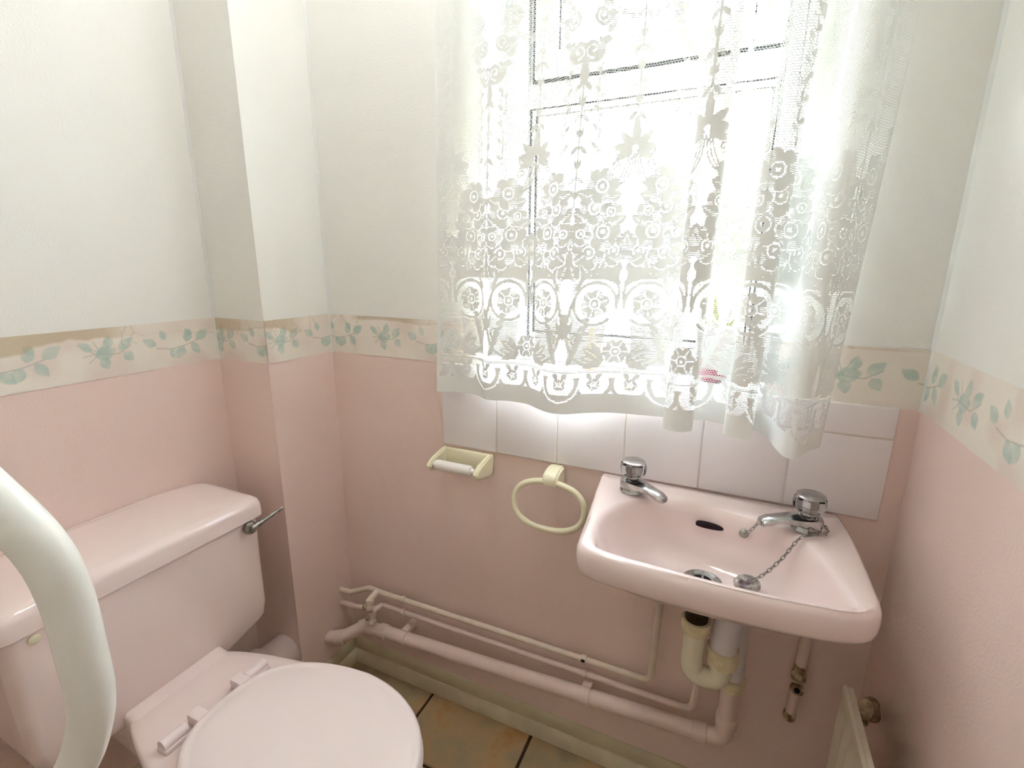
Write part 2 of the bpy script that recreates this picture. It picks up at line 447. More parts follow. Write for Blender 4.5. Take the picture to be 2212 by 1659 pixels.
# ------------------------------------------------------------------ skirting with a bead along the floor
def prism(name, prof, a, b, axis, m, parent=None):
    """prof: (out, z) polygon; extruded from a to b along 'x' or 'y'. prof 'out' given in world of the other axis"""
    bm = bmesh.new(); rings = []
    for s in (a, b):
        rings.append([bm.verts.new((s, o_, z) if axis == 'x' else (o_, s, z)) for o_, z in prof])
    n = len(prof)
    for k in range(n): bm.faces.new((rings[0][k], rings[0][(k + 1) % n], rings[1][(k + 1) % n], rings[1][k]))
    bm.faces.new(rings[0][::-1]); bm.faces.new(rings[1])
    o = obj(name, bm, m, ang=30)
    if parent: put(o, parent)
    return o
def skirt(name, base, sgn, a, b, axis, label):
    d = lambda t: base + sgn * t
    o = prism(name, [(d(0), 0), (d(.012), 0), (d(.013), .052), (d(.009), .062), (d(.004), .068), (d(0), .069)], a, b, axis, 'skirt')
    struct(o, label)
    q = prism('floor_bead', [(d(.012), 0), (d(.027), 0), (d(.0265), .016), (d(.022), .030), (d(.016), .036), (d(.012), .037)], a, b, axis, 'bead')
    q.parent = o
    return o
skirt('baseboard_back', YW, -1, XB, XR, 'x', 'cream skirting with floor bead under the window wall pipes')
skirt('baseboard_left', XL, 1, YF, YB, 'y', 'cream skirting along the left wall behind the toilet')
skirt('baseboard_right', XR, -1, YF, YW, 'y', 'cream skirting along the right wall')
skirt('baseboard_corner', XB, 1, YB - .01, YW, 'y', 'short cream skirting on the boxed-in corner column')
# sealant lines in the room corners
def corner_line(x, y, sx_, sy_, parent, z0=1.085, z1=HC):
    bm = bmesh.new()
    a = [(x, y), (x + sx_ * .005, y), (x, y + sy_ * .005)]
    vs = [[bm.verts.new((p[0], p[1], z)) for p in a] for z in (z0, z1)]
    for k in range(3): bm.faces.new((vs[0][k], vs[0][(k + 1) % 3], vs[1][(k + 1) % 3], vs[1][k]))
    o = obj('corner_sealant', bm, 'reveal', smooth=False); o.parent = parent
corner_line(XB, YW, 1, -1, wall_back, .98); corner_line(XR, YW, -1, -1, wall_right, .98); corner_line(XL, YB, 1, -1, wall_left, .98)

# ------------------------------------------------------------------ wall tiles under the window
T = .152
rt_mesh = {}
def wtile(x0, x1, z0, z1):
    key = (round(x1 - x0, 4), round(z1 - z0, 4))
    if key not in rt_mesh:
        bm = bmesh.new(); bx(bm, -key[0] / 2, key[0] / 2, 0, .008, -key[1] / 2, key[1] / 2)
        es = [e for e in bm.edges if all(v.co.y < .001 for v in e.verts)]
        bmesh.ops.bevel(bm, geom=es, offset=.0028, segments=3, profile=.5, affect='EDGES')
        bmesh.ops.recalc_face_normals(bm, faces=bm.faces)
        me = bpy.data.meshes.new('wall_tile'); bm.to_mesh(me); bm.free(); me.materials.append(M['tile'])
        me.polygons.foreach_set('use_smooth', [True] * len(me.polygons)); sharp(me, 35); rt_mesh[key] = me
    o = bpy.data.objects.new('wall_tile', rt_mesh[key]); COL.objects.link(o)
    o.location = ((x0 + x1) / 2, -.003, (z0 + z1) / 2); o.parent = wall_back
for k in range(6):
    wtile(k * T + .0008, (k + 1) * T - .0008, .775, .775 + T - .001)
    wtile(k * T + .0008, (k + 1) * T - .0008, .775 + T + .001, .984)
gr = box('tile_grout', (.001, 6 * T - .001, -.001, YW + .001, .776, .983), 'grout', smooth=False); gr.parent = wall_back

# ------------------------------------------------------------------ wallpaper border (flat print, thin paper)
BZ0, BZ1 = .983, 1.085
def leafmask(U, V, cx, cy, ang, L_, W_):
    dx, dy = U - cx, V - cy; c, s = math.cos(ang), math.sin(ang)
    u = (dx * c + dy * s) / L_; v = -dx * s + dy * c
    inside = (u > 0) & (u < 1)
    hw = W_ * np.sin(np.pi * np.clip(u, 0, 1)) ** .8 * (1.25 - .5 * np.clip(u, 0, 1))
    m = np.clip((hw - np.abs(v)) / .0018 + .5, 0, 1) * inside
    vein = np.exp(-(v / .0009) ** 2) * inside * .25 + .12 * (v > 0) * inside
    return m, vein
def strokemask(U, V, pts, wd):
    m = np.zeros_like(U)
    for (ax, ay), (bx_, by) in zip(pts, pts[1:]):
        dx, dy = bx_ - ax, by - ay; L2 = dx * dx + dy * dy + 1e-12
        t = np.clip(((U - ax) * dx + (V - ay) * dy) / L2, 0, 1)
        dd = np.hypot(U - ax - t * dx, V - ay - t * dy)
        m = np.maximum(m, np.clip((wd - dd) / .0012 + .5, 0, 1))
    return m
def smooth_noise(n, seed, step):
    r = np.random.RandomState(seed); k = int(n / step) + 4; p = r.rand(k); x = np.arange(n) / step
    i = x.astype(int); f = x - i; f = f * f * (3 - 2 * f); return p[i] * (1 - f) + p[i + 1] * f
def noise2(nr, nc, seed, step):
    r = np.random.RandomState(seed); a = r.rand(int(nr / step) + 3, int(nc / step) + 3)
    y = np.arange(nr) / step; x = np.arange(nc) / step; iy = y.astype(int); ix = x.astype(int)
    fy = (y - iy)[:, None]; fx = (x - ix)[None]; fy = fy * fy * (3 - 2 * fy); fx = fx * fx * (3 - 2 * fx)
    g = lambda dy, dx: a[np.ix_(iy + dy, ix + dx)]
    return (g(0, 0) * (1 - fx) + g(0, 1) * fx) * (1 - fy) + (g(1, 0) * (1 - fx) + g(1, 1) * fx) * fy

def border(parent, p0, p1, phase, stain, seed):
    """strip from p0 to p1 (xy), printed leaves start at phase; stain = strength of the brown water mark at the top"""
    p0 = np.array(p0, float); p1 = np.array(p1, float); Ln = float(np.hypot(*(p1 - p0))); cell = .0016
    nc = max(int(Ln / cell), 4); nr = int((BZ1 - BZ0) / cell)
    u = np.linspace(0, Ln, nc); v = np.linspace(0, BZ1 - BZ0, nr); U, V = np.meshgrid(u, v)
    P = np.zeros((nr, nc, 3)); P[..., 0] = p0[0] + (p1[0] - p0[0]) * U / Ln; P[..., 1] = p0[1] + (p1[1] - p0[1]) * U / Ln; P[..., 2] = BZ0 + V
    base = np.array(lin(238, 230, 219)[:3]); col = np.tile(base, (nr, nc, 1))
    n1 = noise2(nr, nc, seed, 26); n2 = noise2(nr, nc, seed + 1, 7)
    def mixc(c, k): 
        col[:] = col * (1 - k[..., None]) + np.array(c) * k[..., None]
    mixc(lin(230, 214, 204)[:3], np.clip((n1 - .45) * 2.2, 0, .8))
    # printed sprigs
    green = lin(184, 204, 192)[:3]; dark = lin(163, 188, 178)[:3]; stem = lin(176, 176, 164)[:3]
    k0 = int(math.floor((-phase) / .145)) - 1
    for k in range(k0, k0 + int(Ln / .145) + 4):
        c = phase + k * .145
        if k % 2:
            S_ = [(-.05, -.006), (-.02, -.012), (.012, -.008), (.05, .004)]
            m = strokemask(U, V, [(c + a, .052 + b) for a, b in S_], .0011); mixc(stem, m * .7)
            lv = [(-.05, .000, 2.6, .030, .0095), (-.030, .010, 1.9, .024, .008), (-.022, -.012, -.9, .030, .010), (.008, -.008, -2.0, .030, .011),
                  (.016, .000, 1.2, .030, .010), (.028, -.004, -1.0, .032, .010), (.040, .004, .55, .036, .011), (.030, .014, 2.3, .022, .008)]
        else:
            S_ = [(-.048, .022), (-.02, .0), (.02, -.004), (.045, .012)]
            m = strokemask(U, V, [(c + a, .050 + b) for a, b in S_], .0010); mixc(stem, m * .7)
            for a in (1.2, 1.9, 2.5, 3.3, 3.9):
                m = strokemask(U, V, [(c - .012, .052), (c - .012 + .03 * math.cos(a), .052 + .026 * math.sin(a))], .0010); mixc(dark, m * .6)
            lv = [(-.022, -.006, .25, .040, .014), (-.010, -.010, -1.3, .026, .010), (.004, .008, 1.5, .026, .009), (.022, .002, .7, .034, .010),
                  (.030, -.004, -.9, .026, .010), (-.026, .006, 2.4, .028, .008)]
        for a, b, an, L_, W_ in lv:
            m, ve = leafmask(U, V, c + a, .052 + b, an, L_, W_)
            tone = np.clip(n2 * .5 + ve, 0, 1)[..., None]
            cc = np.array(green) * (1 - tone) + np.array(dark) * tone
            kk = (m * (.42 + .4 * n2))[..., None]; col[:] = col * (1 - kk) + cc * kk
    # brown water stains creeping down from the top edge (marks with a shape of their own)
    if stain > 0:
        edge = (.012 + .034 * smooth_noise(nc, seed + 5, 60) ** 2 + .006 * smooth_noise(nc, seed + 6, 9)) * stain
        dd = (V[-1, 0] - V) - edge[None]
        k = np.clip(-dd / .004 + .5, 0, 1) * .62 * np.clip(smooth_noise(nc, seed + 7, 110) * 2.8 - .85, 0, 1)[None]
        mixc(lin(186, 164, 124)[:3], k)
        rim = np.exp(-((dd - .001) / .0016) ** 2) * .35; mixc(lin(176, 146, 110)[:3], rim * np.clip(smooth_noise(nc, seed + 8, 50) * 2 - .6, 0, 1)[None])
        # wandering tide lines
        for q in range(int(3 + 14 * Ln * min(stain, 1))):
            r_ = np.random.RandomState(seed * 31 + q); x = r_.rand() * Ln; y0 = BZ1 - BZ0
            pts = [(x, y0)]
            for _ in range(9):
                x += r_.uniform(-.008, .008); y0 -= r_.uniform(.001, .009) * stain; pts.append((x, y0))
            mixc(lin(178, 150, 112)[:3], strokemask(U, V, pts, .0009) * .38)
    me = grid_mesh('wallpaper_border', P)
    ca = me.color_attributes.new('print', 'FLOAT_COLOR', 'POINT')
    ca.data.foreach_set('color', np.concatenate([col.reshape(-1, 3), np.ones((nr * nc, 1))], 1).reshape(-1).astype(np.float32))
    o = link('wallpaper_border', me, 'border', smooth=False); o.parent = parent
    o['label'] = 'cream paper border printed with faded green leaf sprigs'
e = .0012
border(wall_left, (XL + e, YF), (XL + e, YB), 1.3130, 1.15, 11)
border(wall_corner, (XL, YB - e), (XB, YB - e), .02, .9, 23)
border(wall_corner, (XB + e, YB), (XB + e, YW), .045, .8, 37)
border(wall_back, (XB, YW - e), (RX0, YW - e), .185, .35, 41)
border(wall_back, (RX1, YW - e), (XR, YW - e), .128, .12, 53)
border(wall_right, (XR - e, YW), (XR - e, YF), .153, .0, 67)

# ------------------------------------------------------------------ toilet
YC = -.522
toilet = thing('toilet', 'pale pink close-coupled toilet with its lid down in the left corner', 'toilet', (-.15, YC, 0))
def rrect(x0, x1, y0, y1, r, z, n=8, zf=None):
    pts = []
    for cx, cy, a0 in ((x1 - r, y1 - r, 0), (x0 + r, y1 - r, 90), (x0 + r, y0 + r, 180), (x1 - r, y0 + r, 270)):
        for k in range(n + 1):
            a = math.radians(a0 + 90 * k / n); pts.append((cx + r * math.cos(a), cy + r * math.sin(a)))
    # subdivide the long straight runs so a bowed bottom bends smoothly
    out = []
    for i, p in enumerate(pts):
        q = pts[(i + 1) % len(pts)]; m = 6 if math.hypot(q[0] - p[0], q[1] - p[1]) > .05 else 1
        for k in range(m): out.append((p[0] + (q[0] - p[0]) * k / m, p[1] + (q[1] - p[1]) * k / m))
    return [(x, y, z + (zf(y) if zf else 0)) for x, y in out]
CX1, CY0, CY1 = -.318, -.752, -.292
bow = lambda y: -.040 * (1 - min(1, abs((y - YC) / .23)) ** 2)
rings = [rrect(XL + .02, CX1 - .016, CY0 + .030, CY1 - .030, .016, .392, zf=bow), rrect(XL + .010, CX1 - .006, CY0 + .018, CY1 - .020, .018, .394, zf=bow),
         rrect(XL + .006, CX1 - .003, CY0 + .010, CY1 - .012, .018, .401, zf=bow), rrect(XL + .004, CX1 - .002, CY0 + .006, CY1 - .007, .018, .425),
         rrect(XL + .003, CX1 - .001, CY0 + .004, CY1 - .004, .025, .55), rrect(XL + .003, CX1, CY0 + .003, CY1 - .003, .022, .649)]
loft('cistern', rings, 'ceramic', toilet)
lx0, lx1, ly0, ly1 = XL + .002, CX1 + .008, CY0 - .006, CY1 + .008
lid = loft('cistern_lid', [rrect(lx0, lx1 - .004, ly0 + .004, ly1 - .004, .02, .645), rrect(lx0, lx1, ly0, ly1, .024, .648), rrect(lx0, lx1 - .001, ly0 + .001, ly1 - .001, .024, .674),
      rrect(lx0, lx1 - .004, ly0 + .004, ly1 - .004, .026, .684), rrect(lx0, lx1 - .011, ly0 + .014, ly1 - .012, .03, .690), rrect(lx0, lx1 - .024, ly0 + .034, ly1 - .028, .034, .6935), rrect(lx0, lx1 - .07, ly0 + .09, ly1 - .08, .03, .697)], 'ceramic', toilet)
# flush lever
hd = lathe('flush_handle', [(.010, 0), (.014, .004), (.015, .012), (.012, .018), (.006, .020)], (CX1, -.331, .632), 'dullmetal', toilet, axis=(1, .1, .05))
put(tube('lever', catmull([(CX1 + .014, -.331, .632), (CX1 + .018, -.315, .636), (CX1 + .020, -.285, .642), (CX1 + .022, -.252, .648)], 6), [.0085] * 4 + [.0065] * 5 + [.0048] * 5 + [.0042] * 5, 'dullmetal'), toilet)
lathe('blanking_plug', [(.0085, 0), (.0085, .002), (.006, .004)], (CX1, -.708, .632), 'cream', toilet, axis=(1, 0, 0))
# pan
def egg(xb, xf, hw, z, nb=2.6, nf=2.0, xc=None, n=72, back_hw=None, y0=YC):
    xc = xc if xc is not None else xb + (xf - xb) * .52
    out = []
    for k in range(n):
        a = 2 * math.pi * k / n; c, s = math.cos(a), math.sin(a)
        if c >= 0: x = xc + (xf - xc) * abs(c) ** (2 / nf); y = hw * math.copysign(abs(s) ** (2 / nf), s)
        else:
            x = xc - (xc - xb) * abs(c) ** (2 / nb); y = hw * math.copysign(abs(s) ** (2 / nb), s)
            if back_hw: f = (xc - x) / (xc - xb); y *= 1 + (back_hw / hw - 1) * f ** 1.25
        out.append((x, y0 + y, z))
    return out
B = .098
rings = [egg(-.30, .02, .105, .0, 4, 2.4, back_hw=.10), egg(-.30, .02, .104, .02, 4, 2.4, back_hw=.10), egg(-.29, .00, .090, .06, 4, 2.4, back_hw=.088), egg(-.29, .02, .092, .16, 4, 2.3, back_hw=.088),
         egg(-.315, .12, .125, .25, 5, 2.2, back_hw=.092), egg(-.325, .205, .155, .32, 6, 2.1, back_hw=.097), egg(-.330, .232, .165, .355, 7, 2.05, back_hw=B),
         egg(-.332, .238, .167, .372, 8, 2.05, back_hw=B), egg(-.331, .236, .165, .380, 8, 2.05, back_hw=B - .001), egg(-.327, .230, .160, .384, 8, 2.05, back_hw=B - .005), egg(-.315, .215, .145, .385, 8, 2.05, back_hw=B - .016)]
loft('pan', rings, 'ceramic', toilet)
# raised ledge at the back of the pan on which the cistern sits
def ledge_prof(w_, z): return w_
rings = []
for x, h, hw_ in ((-.40, .392, .092), (-.333, .393, .094), (-.318, .392, .0955), (-.305, .388, .096), (-.292, .3845, .096)):
    rings.append([(x, YC - hw_, .30), (x, YC - hw_ - .001, h - .006), (x, YC - hw_ + .004, h - .001), (x, YC - hw_ + .012, h), (x, YC + hw_ - .012, h), (x, YC + hw_ - .004, h - .001), (x, YC + hw_ + .001, h - .006), (x, YC + hw_, .30)])
loft('pan_ledge', rings, 'ceramic', toilet, ang=60)
# seat and lid
def seat_ring(z, d=0.0): return egg(-.166 + d, .258 - d, .166 - d, z, 3.0, 2.1, xc=.045, n=88, y0=-.531, back_hw=max(.134 - d, .02))
loft('seat', [seat_ring(.388, .010), seat_ring(.387, .004), seat_ring(.390, .001), seat_ring(.398, .0), seat_ring(.403, .002), seat_ring(.405, .008)], 'seat', toilet)
loft('seat_lid', [seat_ring(.405, .008), seat_ring(.407, .003), seat_ring(.414, .002), seat_ring(.419, .006), seat_ring(.4205, .012), seat_ring(.4186, .0165), seat_ring(.4205, .021), seat_ring(.422, .045), seat_ring(.423, .075)], 'seat', toilet, ang=60)
for s, ya, yb, yl in ((1, -.424, -.468, -.483), (-1, -.630, -.588, -.568)):
    hg = tube('hinge', [(-.186, ya + .003 * -s, .397), (-.186, ya, .397), (-.186, yb, .397)], [.0095, .0115, .0115], 'hinge', toilet, seg=12)
    bm = bmesh.new(); bx(bm, -.196, -.136, min(yl - .012, yl + .012), max(yl - .012, yl + .012), .389, .4135, .004)
    lk = obj('hinge_arm', bm, 'hinge'); put(lk, toilet)
    bm = bmesh.new(); bx(bm, -.199, -.172, min(ya, yb) - .002, max(ya, yb) + .002, .383, .394, .003)
    put(obj('hinge_block', bm, 'hinge'), toilet)

# soil pipe connector from the pan into the boxing
soil = thing('soil_pipe', 'grey-pink soil pipe connector behind the toilet pan', 'pipe', (-.40, -.28, 0))
tube('pipe_body', [(-.405, -.42, .162), (-.405, -.30, .160), (-.405, YB + .002, .158)], .050, 'soil', soil, seg=28)
lathe('collar', [(.050, 0), (.060, .001), (.062, .012), (.062, .055), (.060, .062), (.050, .063)], (-.405, -.335, .160), 'soil', soil, axis=(0, 1, 0), seg=32)
lathe('collar_seal', [(.046, 0), (.055, .001), (.056, .010), (.046, .011)], (-.405, -.347, .160), 'black', soil, axis=(0, 1, 0), seg=32)

# ------------------------------------------------------------------ wash basin
BCX, BCY = .640, -.185
basin = thing('wash_basin', 'pink wall-hung wash basin with two taps below the window', 'basin', (.64, 0, .62))
outer_c = [(.4105, -.002), (.412, -.03), (.418, -.09), (.426, -.153), (.434, -.225), (.439, -.272), (.444, -.298), (.458, -.314), (.493, -.3225), (.564, -.328), (.628, -.329), (.688, -.3275), (.745, -.323),
           (.799, -.315), (.836, -.305), (.856, -.290), (.864, -.268), (.8655, -.235), (.8655, -.155), (.8625, -.067), (.857, -.02), (.8545, -.002), (.82, -.0015), (.72, -.0015), (.64, -.0015), (.54, -.0015), (.44, -.0015)]
inner_c = [(.4585, -.19), (.461, -.235), (.4655, -.268), (.478, -.292), (.51, -.299), (.56, -.302), (.624, -.305), (.689, -.3065), (.746, -.305), (.800, -.300), (.822, -.294), (.8275, -.278), (.8215, -.245), (.8120, -.205), (.792, -.143),
           (.776, -.118), (.754, -.102), (.72, -.088), (.689, -.0785), (.645, -.067), (.607, -.0635), (.565, -.070), (.524, -.085), (.500, -.103), (.4735, -.138)]
def polar(ctrl, n=160):
    c = catmull([(x, y, 0) for x, y in ctrl], 8, True)
    ang = np.array([math.atan2(p.y - BCY, p.x - BCX) for p in c]); rad = np.array([math.hypot(p.y - BCY, p.x - BCX) for p in c])
    o = np.argsort(ang); ang, rad = ang[o], rad[o]
    ang = np.concatenate([ang - 2 * math.pi, ang, ang + 2 * math.pi]); rad = np.tile(rad, 3)
    th = np.linspace(-math.pi, math.pi, n, endpoint=False); r = np.interp(th, ang, rad)
    return np.stack([BCX + r * np.cos(th), BCY + r * np.sin(th)], -1)
OUT, INN = polar(outer_c), polar(inner_c)
OC = np.array([BCX, BCY])
def inset(P, d):   # move towards the centre by d metres
    v = P - OC; l = np.hypot(v[:, 0], v[:, 1])[:, None]; return OC + v * (1 - d / l)
def R3(P, z): 
    P = np.array(P); P[:, 1] = np.minimum(P[:, 1], -.0012)
    zz = z if np.ndim(z) else np.full(len(P), z)
    return [(float(a), float(b), float(c)) for (a, b), c in zip(P, zz)]
DC = np.array([.640, -.150])       # bowl floor centre (waste)
def toward(P, s): return DC + (P - DC) * s
rings = [R3(toward(OUT, .16), .640), R3(toward(OUT, .45), .655), R3(toward(OUT, .70), .688), R3(inset(OUT, .035), .717), R3(inset(OUT, .014), .7245), R3(inset(OUT, .006), .727), R3(inset(OUT, .0025), .733), R3(inset(OUT, .0005), .742),
         R3(OUT, .754), R3(inset(OUT, .0015), .765), R3(inset(OUT, .005), .7715), R3(inset(OUT, .010), .775)]
mid_ = OUT * .5 + INN * .5
rings += [R3(OUT * .6 + INN * .4, .7757), R3(OUT * .25 + INN * .75, .7752), R3(inset(INN, -.004), .7735), R3(INN, .7705), R3(inset(INN, .004), .764), R3(inset(INN, .008), .752)]
for s, z in ((.925, .738), (.875, .715), (.80, .694), (.70, .678), (.55, .667), (.38, .661), (.22, .658), (.12, .657)): rings.append(R3(toward(INN, s), z))
loft('bowl', rings, 'ceramic', basin, ang=70)
# overflow slot, waste fitting, chain stay
def slot(name, c, L_, hgt, depth, m, slope=.0):
    bm = bmesh.new(); vs = []
    for y in (0, depth):
        ring = []
        for k in range(24):
            a = 2 * math.pi * k / 24; ring.append(bm.verts.new((c[0] + L_ * math.copysign(abs(math.cos(a)) ** .8, math.cos(a)), c[1] + y - .45 * hgt * math.sin(a), c[2] + hgt * math.sin(a))))
        vs.append(ring)
    for k in range(24): bm.faces.new((vs[0][k], vs[0][(k + 1) % 24], vs[1][(k + 1) % 24], vs[1][k]))
    bm.faces.new(vs[0][::-1]); bm.faces.new(vs[1])
    return put(obj(name, bm, m), basin)
slot('overflow_slot', (.6385, -.0815, .7375), .0245, .0055, .02, 'black')
lathe('chain_stay', [(.008, 0), (.008, .004), (.005, .007), (.002, .008)], (.6965, -.0905, .744), 'dullmetal', basin, axis=(0, -1, .35))
ws = lathe('waste_flange', [(.020, -.006), (.034, -.003), (.034, .001), (.030, .003), (.024, .001), (.019, -.001)], (.637, -.146, .6630), 'dullmetal', basin, seg=36)
lathe('waste_hole', [(.018, 0), (.0175, .0015), (.002, .0015)], (.637, -.146, .6625), 'black', ws, seg=24)
wg = bmesh.new(); bx(wg, .6195, .6545, -.148, -.144, .663, .6648); bx(wg, .635, .639, -.1635, -.1285, .663, .6648)
wgo = obj('waste_grid', wg, 'dullmetal'); put(wgo, ws)
ws.children[0].matrix_parent_inverse = Matrix.Translation(ws.location).inverted()

def tap(x, y, dirx, diry, label):
    d = Vector((dirx, diry, 0)).normalized(); n = Vector((-d.y, d.x, 0)); b0 = Vector((x, y, .7755))
    t = lathe('tap', [(.023, 0), (.024, .003), (.022, .006), (.0195, .012), (.019, .020), (.0175, .028), (.0135, .031), (.012, .038)], tuple(b0), 'chrome', basin, seg=8, ang=20)
    t['label'] = label
    secs = []
    for s, w_, z0, z1 in ((-.020, .012, .010, .027), (-.012, .0175, .008, .030), (.012, .0165, .010, .029), (.030, .0125, .014, .0285), (.052, .0115, .0135, .0255), (.066, .0115, .009, .0235), (.076, .0105, .007, .019), (.079, .008, .008, .014)):
        c = b0 + d * s
        secs.append([tuple(c - n * w_ * 1.18 + Vector((0, 0, z0 + .002))), tuple(c - n * w_ * 1.18 + Vector((0, 0, z1 - .004))), tuple(c - n * w_ * .62 + Vector((0, 0, z1))), tuple(c + n * w_ * .62 + Vector((0, 0, z1))),
                     tuple(c + n * w_ * 1.18 + Vector((0, 0, z1 - .004))), tuple(c + n * w_ * 1.18 + Vector((0, 0, z0 + .002))), tuple(c + n * w_ * .6 + Vector((0, 0, z0))), tuple(c - n * w_ * .6 + Vector((0, 0, z0)))])
    sp = loft('spout', secs, 'chrome', None, ang=35); put(sp, t)
    hh = lathe('tap_head', [(.0135, .036), (.0205, .0375), (.0235, .042), (.0248, .052), (.0238, .060), (.0205, .0625)], tuple(b0), 'acrylic', None, seg=32, lobes=8, lobe_amp=.05); put(hh, t)
    cr = lathe('tap_core', [(.0095, .038), (.0095, .045), (.0112, .046), (.0112, .0595), (.005, .060)], tuple(b0), 'chrome', None, seg=12, lobes=6, lobe_amp=.08); put(cr, t)
    cp = lathe('tap_cap', [(.0215, .0625), (.0228, .0632), (.0228, .0650), (.0205, .0664), (.008, .0670)], tuple(b0), 'chrome', None, seg=32); put(cp, t)
    return t
tap(.489, -.072, .86, -.50, 'left chrome tap with clear acrylic head, spout towards the bowl')
tap(.790, -.092, -.93, -.36, 'right chrome tap with clear acrylic head and chain at its base')

# plug lying in the bowl, on a chain of links
plug = thing('basin_plug', 'worn metal plug on a chain lying in the pink basin', 'plug', (.708, -.158, .672))
lathe('plug_disc', [(.012, -.012), (.0165, -.010), (.0185, -.002), (.021, 0), (.021, .005), (.018, .009), (.010, .0105), (.006, .009)], (.708, -.158, .684), 'plug', plug, axis=(-.12, -.05, 1), seg=28)
lk_me = None
def chain(pts, parent, step=.0078):
    global lk_me
    if lk_me is None:
        bm = bmesh.new(); path = []
        for k in range(16):
            a = 2 * math.pi * k / 16; path.append((.0052 * math.cos(a), .0026 * math.sin(a), 0))
        tube_bm(bm, path, .00085, 6, True)
        lk_me = bpy.data.meshes.new('chain_link'); bm.to_mesh(lk_me); bm.free(); lk_me.materials.append(M['dullmetal'])
        lk_me.polygons.foreach_set('use_smooth', [True] * len(lk_me.polygons))
    P = catmull(pts, 30); acc = 0; nxt = 0; k = 0
    for a, b in zip(P, P[1:]):
        L_ = (b - a).length
        while nxt <= acc + L_ and L_ > 0:
            c = a + (b - a) * ((nxt - acc) / L_); d = (b - a).normalized()
            o = bpy.data.objects.new('chain_link', lk_me); COL.objects.link(o)
            q = d.to_track_quat('X', 'Z') @ Matrix.Rotation(math.radians(90 if k % 2 else 0) + .4, 4, 'X').to_quaternion()
            o.matrix_world = Matrix.Translation(c) @ q.to_matrix().to_4x4()
            o.parent = parent; o.matrix_parent_inverse = Matrix.Translation(parent.location).inverted()
            nxt += step; k += 1
        acc += L_
chain([(.716, -.157, .697), (.732, -.150, .708), (.755, -.141, .738), (.776, -.132, .775), (.794, -.123, .7825), (.812, -.112, .7825)], plug)
chain([(.8165, -.106, .7825), (.8215, -.093, .7825), (.813, -.066, .7825), (.793, -.060, .7825)], plug)
chain([(.699, -.104, .750), (.709, -.103, .763), (.722, -.098, .780), (.738, -.089, .7825), (.763, -.073, .7825), (.785, -.062, .7825)], plug)

# ------------------------------------------------------------------ waste trap under the basin
trap = thing('waste_trap', 'yellowed white plastic trap with cream nuts under the basin', 'trap', (.66, -.14, .46))
TX, TY = .6345, -.146
lathe('waste_tail', [(.0205, 0), (.0205, .03), (.0215, .031), (.0215, .052), (.018, .060)], (TX, TY, .572), 'brass', trap, seg=24)
lathe('trap_nut', [(.0225, 0), (.0245, .002), (.0255, .018), (.0255, .027), (.023, .028)], (TX, TY, .556), 'trapnut', trap, seg=28, lobes=14, lobe_amp=.02)
tube('u_bend', fillet([(TX, TY, .562), (TX, TY, .466), (TX + .050, TY + .004, .462), (TX + .050, TY + .006, .505)], [.0248, .0248], 10), .0192, 'trap', trap, seg=20)
lathe('trap_nut', [(.021, 0), (.0265, .003), (.028, .022), (.028, .036), (.0262, .037)], (TX + .050, TY + .006, .498), 'trapnut', trap, axis=(.02, .0, 1), seg=28, lobes=14, lobe_amp=.02)
path = fillet([(TX + .050, TY + .006, .530), (TX + .054, TY + .012, .612), (.713, -.052, .612), (.713, -.050, .4045)], [.03, .03], 9)
tube('swivel_bend', path, [.0235 if i < 8 else (.0215 if i < 14 else .0185) for i in range(len(path))], 'trapgrey', trap, seg=20)
lathe('pipe_collar', [(.019, 0), (.0215, .002), (.0215, .030), (.019, .032)], (.713, -.050, .403), 'trapgrey', trap, seg=24)

# ------------------------------------------------------------------ pipes along the window wall
def clip(path_pt, along, r, wd, m, parent, lug=True, strap_up=False):
    """saddle clip round a pipe running along +x"""
    c = Vector(path_pt); a = Vector(along).normalized()
    bm = bmesh.new(); lathe_bm(bm, [(r, -wd), (r + .0028, -wd), (r + .0028, wd), (r, wd)], tuple(c), tuple(a), 24)
    if lug:
        z1 = r + .007
        bx(bm, c.x - wd, c.x + wd, c.y + .002, YW - .0005, c.z + r * .55, c.z + z1, .002)
    return put(obj('pipe_clip', bm, m), parent)

waste = thing('waste_pipe', 'thick pink-painted waste pipe running low along the window wall', 'pipe', (.2, -.045, 0))
wp = fillet([(XB - .01, -.100, .140), (-.315, -.092, .148), (-.262, -.050, .172), (-.19, -.048, .179), (.713, -.048, .238), (.713, -.050, .396)], [.02, .03, .05, .034], 6)
tube('pipe_run', wp, .0185, 'pipe', waste, seg=20)
for c, a in (((-.190, -.048, .179), (1, 0, .065)), ((-.262, -.050, .172), (-.8, -.6, -.3)), ((-.316, -.092, .148), (-.9, -.3, -.2))):
    lathe('elbow_collar', [(.0185, -.012), (.0215, -.011), (.0215, .011), (.0185, .012)], c, 'pipe', waste, axis=a, seg=22)
lathe('elbow_collar', [(.0185, -.018), (.0212, -.017), (.0212, .010), (.0185, .012)], (.668, -.048, .2350), 'pipe', waste, axis=(1, 0, .065), seg=22)
lathe('elbow_collar', [(.0185, -.018), (.0212, -.017), (.0212, .010), (.0185, .012)], (.713, -.048, .292), 'pipe', waste, axis=(0, 0, 1), seg=22)
lathe('compression_nut', [(.0195, 0), (.024, .002), (.0255, .014), (.0255, .024), (.0215, .026)], (.713, -.050, .375), 'trapnut', waste, seg=24, lobes=12, lobe_amp=.025)
clip((-.118, -.048, .1837), (1, 0, .065), .0185, .010, 'pipe', waste)
clip((.4115, -.048, .2183), (1, 0, .065), .0185, .011, 'pipe', waste)

